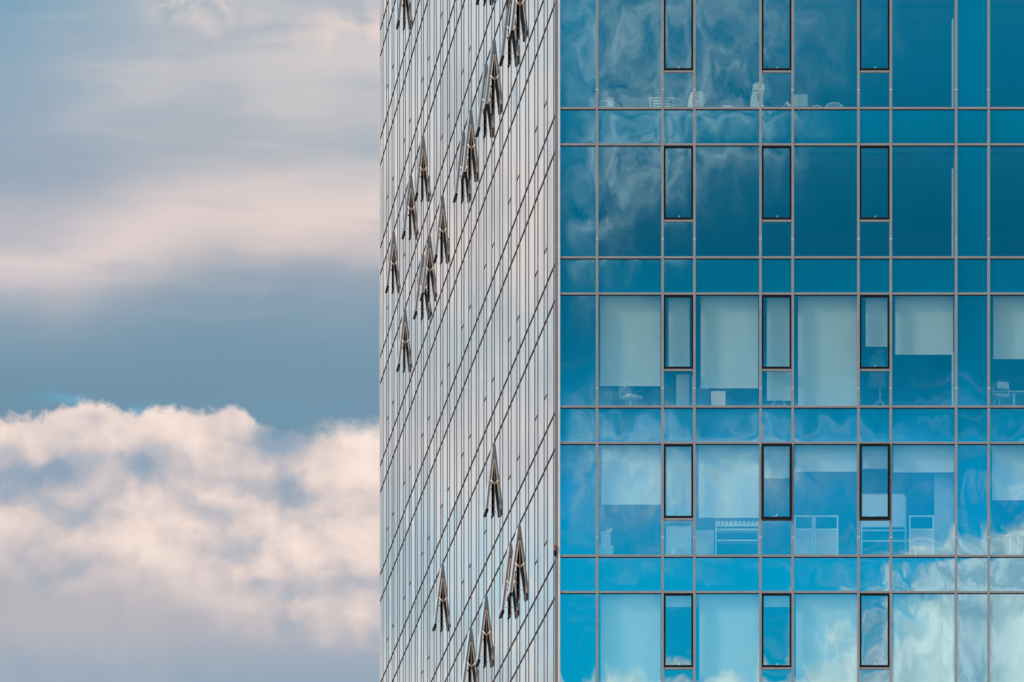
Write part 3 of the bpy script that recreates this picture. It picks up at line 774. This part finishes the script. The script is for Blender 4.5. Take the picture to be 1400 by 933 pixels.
loc, w, h = place(2, 1287, 1303, 547, 0.4)
o = MB().lathe([(0.06, 0), (0.15, 0.03), (0.17, 0.14), (0.13, h * 0.8), (0.05, h)], 18).build('bag', 'dark'); o.location = loc
tag(o, 'dark slumped bag on the floor right of the dark armchair', 'bag')

def desk(k, x0, x1, ytop, r, label, legx, slab=False):
    loc, w, h = place(k, x0, x1, ytop, r)
    o = thing('desk', label, 'desk', loc)
    MB().box(-w / 2, w / 2, 0, 0.75, h - 0.03, h).bevel(0.004, 1).build('top', 'white', o)
    for lx in legx:
        xx = -w / 2 + w * lx; hw = 0.1 if slab and lx > 0.5 else 0.03
        MB().box(xx - hw, xx + hw, 0.06, 0.12, 0, h - 0.031).build('leg', 'white', o); MB().box(xx - 0.03, xx + 0.03, 0.62, 0.68, 0, h - 0.031).build('leg', 'white', o)
    MB().box(-w * 0.45, w * 0.45, 0.6, 0.62, h - 0.35, h - 0.04).build('modesty_panel', 'grey', o)
    return o, loc, w, h
o, dl, dw, dh = desk(2, 1355, 1430, 534.5, 0.5, 'white desk with thin square legs under the half drawn blind at the right picture edge', (0.06, 0.42, 0.95))
loc, w, h = place(2, 1357, 1371, 531, 0.9)
swivel_chair((loc[0], loc[1] - 0.55, loc[2]), 0.4, h, 'pale office chair in front of the white desk of the blinds and coat stand storey', 'offwhite', rz=R(200))

# fourth storey
loc, w, h = place(3, 819, 838.5, 745.5, 0.15)
o = thing('carton', 'wide grey carton at the bottom of the box stack near the tower corner', 'carton', loc)
MB().box(-w / 2, w / 2, 0, 0.3, 0, h - 0.004).bevel(0.005, 1).build('box', 'offwhite', o); MB().box(-0.02, 0.02, -0.002, 0.302, h - 0.003, h).build('tape', 'card', o)
b_loc, bh = loc, h
loc, w, h2 = place(3, 822, 835, 726, 0.15)
o = thing('carton', 'narrow upright carton standing on the wide grey carton near the tower corner', 'carton', (loc[0], loc[1] + 0.02, b_loc[2] + bh))
hh = h2 - bh
MB().box(-w / 2, w / 2, 0, 0.24, 0, hh - 0.004).bevel(0.005, 1).build('box', 'offwhite', o); MB().box(-0.02, 0.02, -0.002, 0.242, hh - 0.003, hh).build('tape', 'card', o)
tp = (loc[0] + 0.06, loc[1] + 0.12, b_loc[2] + bh + hh)
o = thing('tape_dispenser', 'little white tape dispenser perched on the upright carton', 'tape dispenser', tp)
MB().prism([(-0.09, 0), (0.09, 0), (0.1, 0.1), (0.06, 0.1), (0.03, 0.05), (-0.06, 0.04)], -0.04, 0.04).bevel(0.008).build('base', 'white', o)
MB().lathe([(0.04, -0.02), (0.045, 0), (0.04, 0.02)], 16).build('tape_roll', 'grey', o, T(-0.02, 0, 0.075) @ Matrix.Rotation(R(90), 4, 'X'))

loc, w, h = place(3, 911, 945, 720, 0.5)
o = thing('whiteboard', 'pale wall board with a thin frame below the leftmost blind filled window', 'board', loc)
MB().box(-w / 2 + 0.03, w / 2 - 0.03, 0, 0.03, 0.02, h - 0.03).build('sheet', 'offwhite', o)
MB().ring(-w / 2, w / 2, 0.0, h, 0.028, -0.01, 0.04).build('frame', 'white', o)
random.seed(3)
loc, w, h = place(3, 918, 936, 747, 0.14)
b = MB(); rings = []
for j in range(9):
    f = j / 8; rr = w * 0.5 * (1.0 - 0.3 * f * f) * (0.9 if j == 0 else 1) * (0.35 if j == 8 else 1)
    rings.append([b.bm.verts.new((rr * math.cos(a) * random.uniform(0.8, 1.15), rr * 0.7 * math.sin(a) * random.uniform(0.8, 1.15), h * f * random.uniform(0.94, 1.04))) for a in [2 * math.pi * i / 14 for i in range(14)]])
for A, B in zip(rings, rings[1:]):
    for i in range(14): b.bm.faces.new((A[i], A[(i + 1) % 14], B[(i + 1) % 14], B[i]))
b.bm.faces.new(rings[0][::-1]); b.bm.faces.new(rings[-1])
o = b.build('plastic_bag', 'bag'); o.location = (loc[0], loc[1] + w * 0.45, loc[2]); tag(o, 'crumpled white plastic bag in front of the pale wall board', 'plastic bag')

loc, w, h = place(3, 951.5, 976, 725, 0.25)
o = thing('beige_cupboard', 'beige cupboard left of the wire tray shelf, under a wide blind', 'cupboard', loc)
MB().box(-w / 2, w / 2, 0, 0.42, 0, h).build('carcass', 'beige', o)
MB().box(-w * 0.49, w * 0.49, -0.02, -0.001, 0.04, h - 0.01).build('door', 'beige', o)
MB().lathe([(0.014, 0), (0.018, 0.02), (0.01, 0.03)], 10).build('knob', 'chrome', o, T(w * 0.25, -0.02, h * 0.83) @ Matrix.Rotation(R(90), 4, 'X'))

def shelf_rack(k, x0, x1, ytop, r, label, bars, posts, tray=None):
    loc, w, h = place(k, x0, x1, ytop, r)
    o = thing('shelf_rack', label, 'shelf rack', loc)
    for q in posts: MB().box(-w / 2 + w * q - 0.016, -w / 2 + w * q + 0.016, 0.0, 0.03, 0, h).build('post', 'white', o)
    for q in posts: MB().box(-w / 2 + w * q - 0.016, -w / 2 + w * q + 0.016, 0.36, 0.39, 0, h).build('post', 'white', o)
    for by in bars:
        z = at(0, by, r).z - loc[2]
        MB().box(-w / 2, w / 2, -0.012, 0.4, z - 0.016, z + 0.016).build('shelf', 'white', o)
    if tray:
        za, zc = at(0, tray[1], r).z - loc[2], at(0, tray[0], r).z - loc[2]
        b = MB()
        for j in range(10): b.box(-w / 2 + w * j / 10 + 0.01, -w / 2 + w * (j + 1) / 10 - 0.012, -0.03, -0.014, za + 0.02, zc)
        b.box(-w / 2, w / 2, -0.04, -0.013, za - 0.02, za + 0.012)
        b.build('wire_tray', 'white', o)
    return o
shelf_rack(3, 979, 1038, 712, 0.3, 'open white shelf rack with a wire tray along its top, right of the beige cupboard', (724, 739), (0.0, 1.0), (713, 719))

def glazed_cupboard(k, x0, x1, ytop, ysplit, r, label, knobs):
    loc, w, h = place(k, x0, x1, ytop, r)
    o = thing('glazed_cupboard', label, 'cupboard', loc)
    hs = at(0, ysplit, r).z - loc[2]
    MB().box(-w / 2 + 0.02, w / 2 - 0.02, 0, 0.4, 0, hs).build('carcass', 'beige', o)
    MB().box(-w / 2 + 0.03, w / 2 - 0.03, -0.018, -0.002, 0.03, hs - 0.01).build('door', 'beige', o)
    MB().ring(-w / 2, w / 2, hs, h, 0.035, -0.01, 0.03).build('glazed_frame', 'white', o)
    MB().box(-w / 2 - 0.001, -w / 2 + 0.034, -0.03, 0.0, 0, hs).box(w / 2 - 0.034, w / 2 + 0.001, -0.03, 0.0, 0, hs).build('stile', 'white', o)
    for q in knobs: MB().lathe([(0.016, 0), (0.02, 0.02), (0.01, 0.03)], 10).build('knob', 'chrome', o, T(-w / 2 + w * q, -0.018, hs * 0.86) @ Matrix.Rotation(R(90), 4, 'X'))
glazed_cupboard(3, 1086, 1112, 705, 725, 0.28, 'beige cupboard with a clear upper part, left one of the pair beside the ajar window', (0.78,))
glazed_cupboard(3, 1113, 1146, 705, 725, 0.28, 'beige cupboard with a clear upper part, right one of the pair, with two knobs', (0.2, 0.78))
glazed_cupboard(3, 1243, 1277, 705, 725, 0.28, 'beige cupboard with a clear upper part standing right of the white flipchart', (0.5,))

p = at(1208, 676, 0.45); zf = zb(3) - 0.03; pw = (1236 - 1178) / S; ph = (720.5 - 676) / S; top = p.z - zf
o = thing('flipchart', 'big white flipchart board on a metal stand behind the ajar window', 'flipchart', (p.x, DIST + 0.45, zf))
MB().box(-pw / 2, pw / 2, 0, 0.03, top - ph, top).bevel(0.01).build('board', 'white', o)
MB().ring(-pw / 2 - 0.012, pw / 2 + 0.012, top - ph - 0.012, top + 0.012, 0.02, -0.006, 0.036).build('rim', 'offwhite', o)
for sx in (-1, 1):
    MB().box(sx * pw * 0.52 - 0.016, sx * pw * 0.52 + 0.016, 0.032, 0.062, 0, top * 0.96).build('post', 'white', o)
    MB().box(sx * pw * 0.52 - 0.02, sx * pw * 0.52 + 0.02, -0.2, 0.3, 0, 0.03).build('foot', 'white', o)
for by in (725, 739.5):
    z = at(0, by, 0.45).z - zf; MB().box(-pw * 0.5, pw * 0.5, 0.034, 0.06, z - 0.014, z + 0.014).build('cross_bar', 'white', o)

loc, w, h = place(3, 1277.5, 1304, 647, 0.6)
o = thing('room_divider', 'tall pale room divider panel beside the opaque bay, right of the flipchart', 'room divider', loc)
MB().box(-w / 2, w / 2, 0, 0.04, 0.02, h).build('panel', 'offwhite', o)
MB().box(-w / 2, w / 2, -0.2, 0.24, 0, 0.02).build('foot', 'grey', o)
for a, c_ in ((-0.1, 0.24), (0.12, 0.3), (0.2, 0.16), (-0.2, 0.1)):
    MB().box(w * a - 0.05, w * a + 0.06, -0.006, -0.001, h * c_, h * c_ + 0.16).build('pinned_sheet', 'white', o)
loc, w, h = place(3, 1250.5, 1254.5, 749, 0.1)
o = thing('bottle', 'small clear blue bottle standing in front of the beige cupboard right of the flipchart', 'bottle', loc)
MB().lathe([(0.035, 0), (0.037, 0.02), (0.037, h * 0.6), (0.014, h * 0.82), (0.014, h * 0.9)], 14).build('body', 'bag', o); MB().lathe([(0.017, h * 0.9), (0.017, h)], 12).build('cap', 'white', o)
o, dl, dw, dh = desk(3, 1374, 1450, 731, 0.4, 'white desk with one broad slab leg at the right picture edge', (0.1, 0.24, 0.95))
MB().box(-dw / 2 + dw * 0.24 - 0.13, -dw / 2 + dw * 0.24 + 0.13, 0.125, 0.6, 0, dh - 0.031).build('pedestal', 'offwhite', o)
o = thing('desk_papers', 'loose pile of white papers on the desk with the broad slab leg', 'papers', (dl[0] - dw * 0.25, dl[1] + 0.2, dl[2] + dh))
for j in range(5):
    MB().box(-0.16, 0.16, -0.11, 0.11, 0.002 + j * 0.022, 0.02 + j * 0.022).build('sheaf', 'white', o, Matrix.Rotation(R(random.uniform(-14, 14)), 4, 'Z') @ T(random.uniform(-0.03, 0.03), 0, 0))

# red lamp on the corner
lz = fz(751); o = thing('warning_lamp', 'small red warning lamp fixed to the tower corner', 'warning lamp', (C0.x - 0.08, C0.y - 0.08, lz - 0.06))
MB().lathe([(0.032, 0), (0.036, 0.05), (0.033, 0.065)], 16).build('base', 'grey', o)
MB().lathe([(0.033, 0.065), (0.038, 0.085), (0.036, 0.13), (0.022, 0.16), (0.006, 0.166)], 18).build('lens', 'red', o)
MB().box(-0.015, 0.05, 0.0, 0.08, -0.12, 0.0).build('bracket', 'black', o)
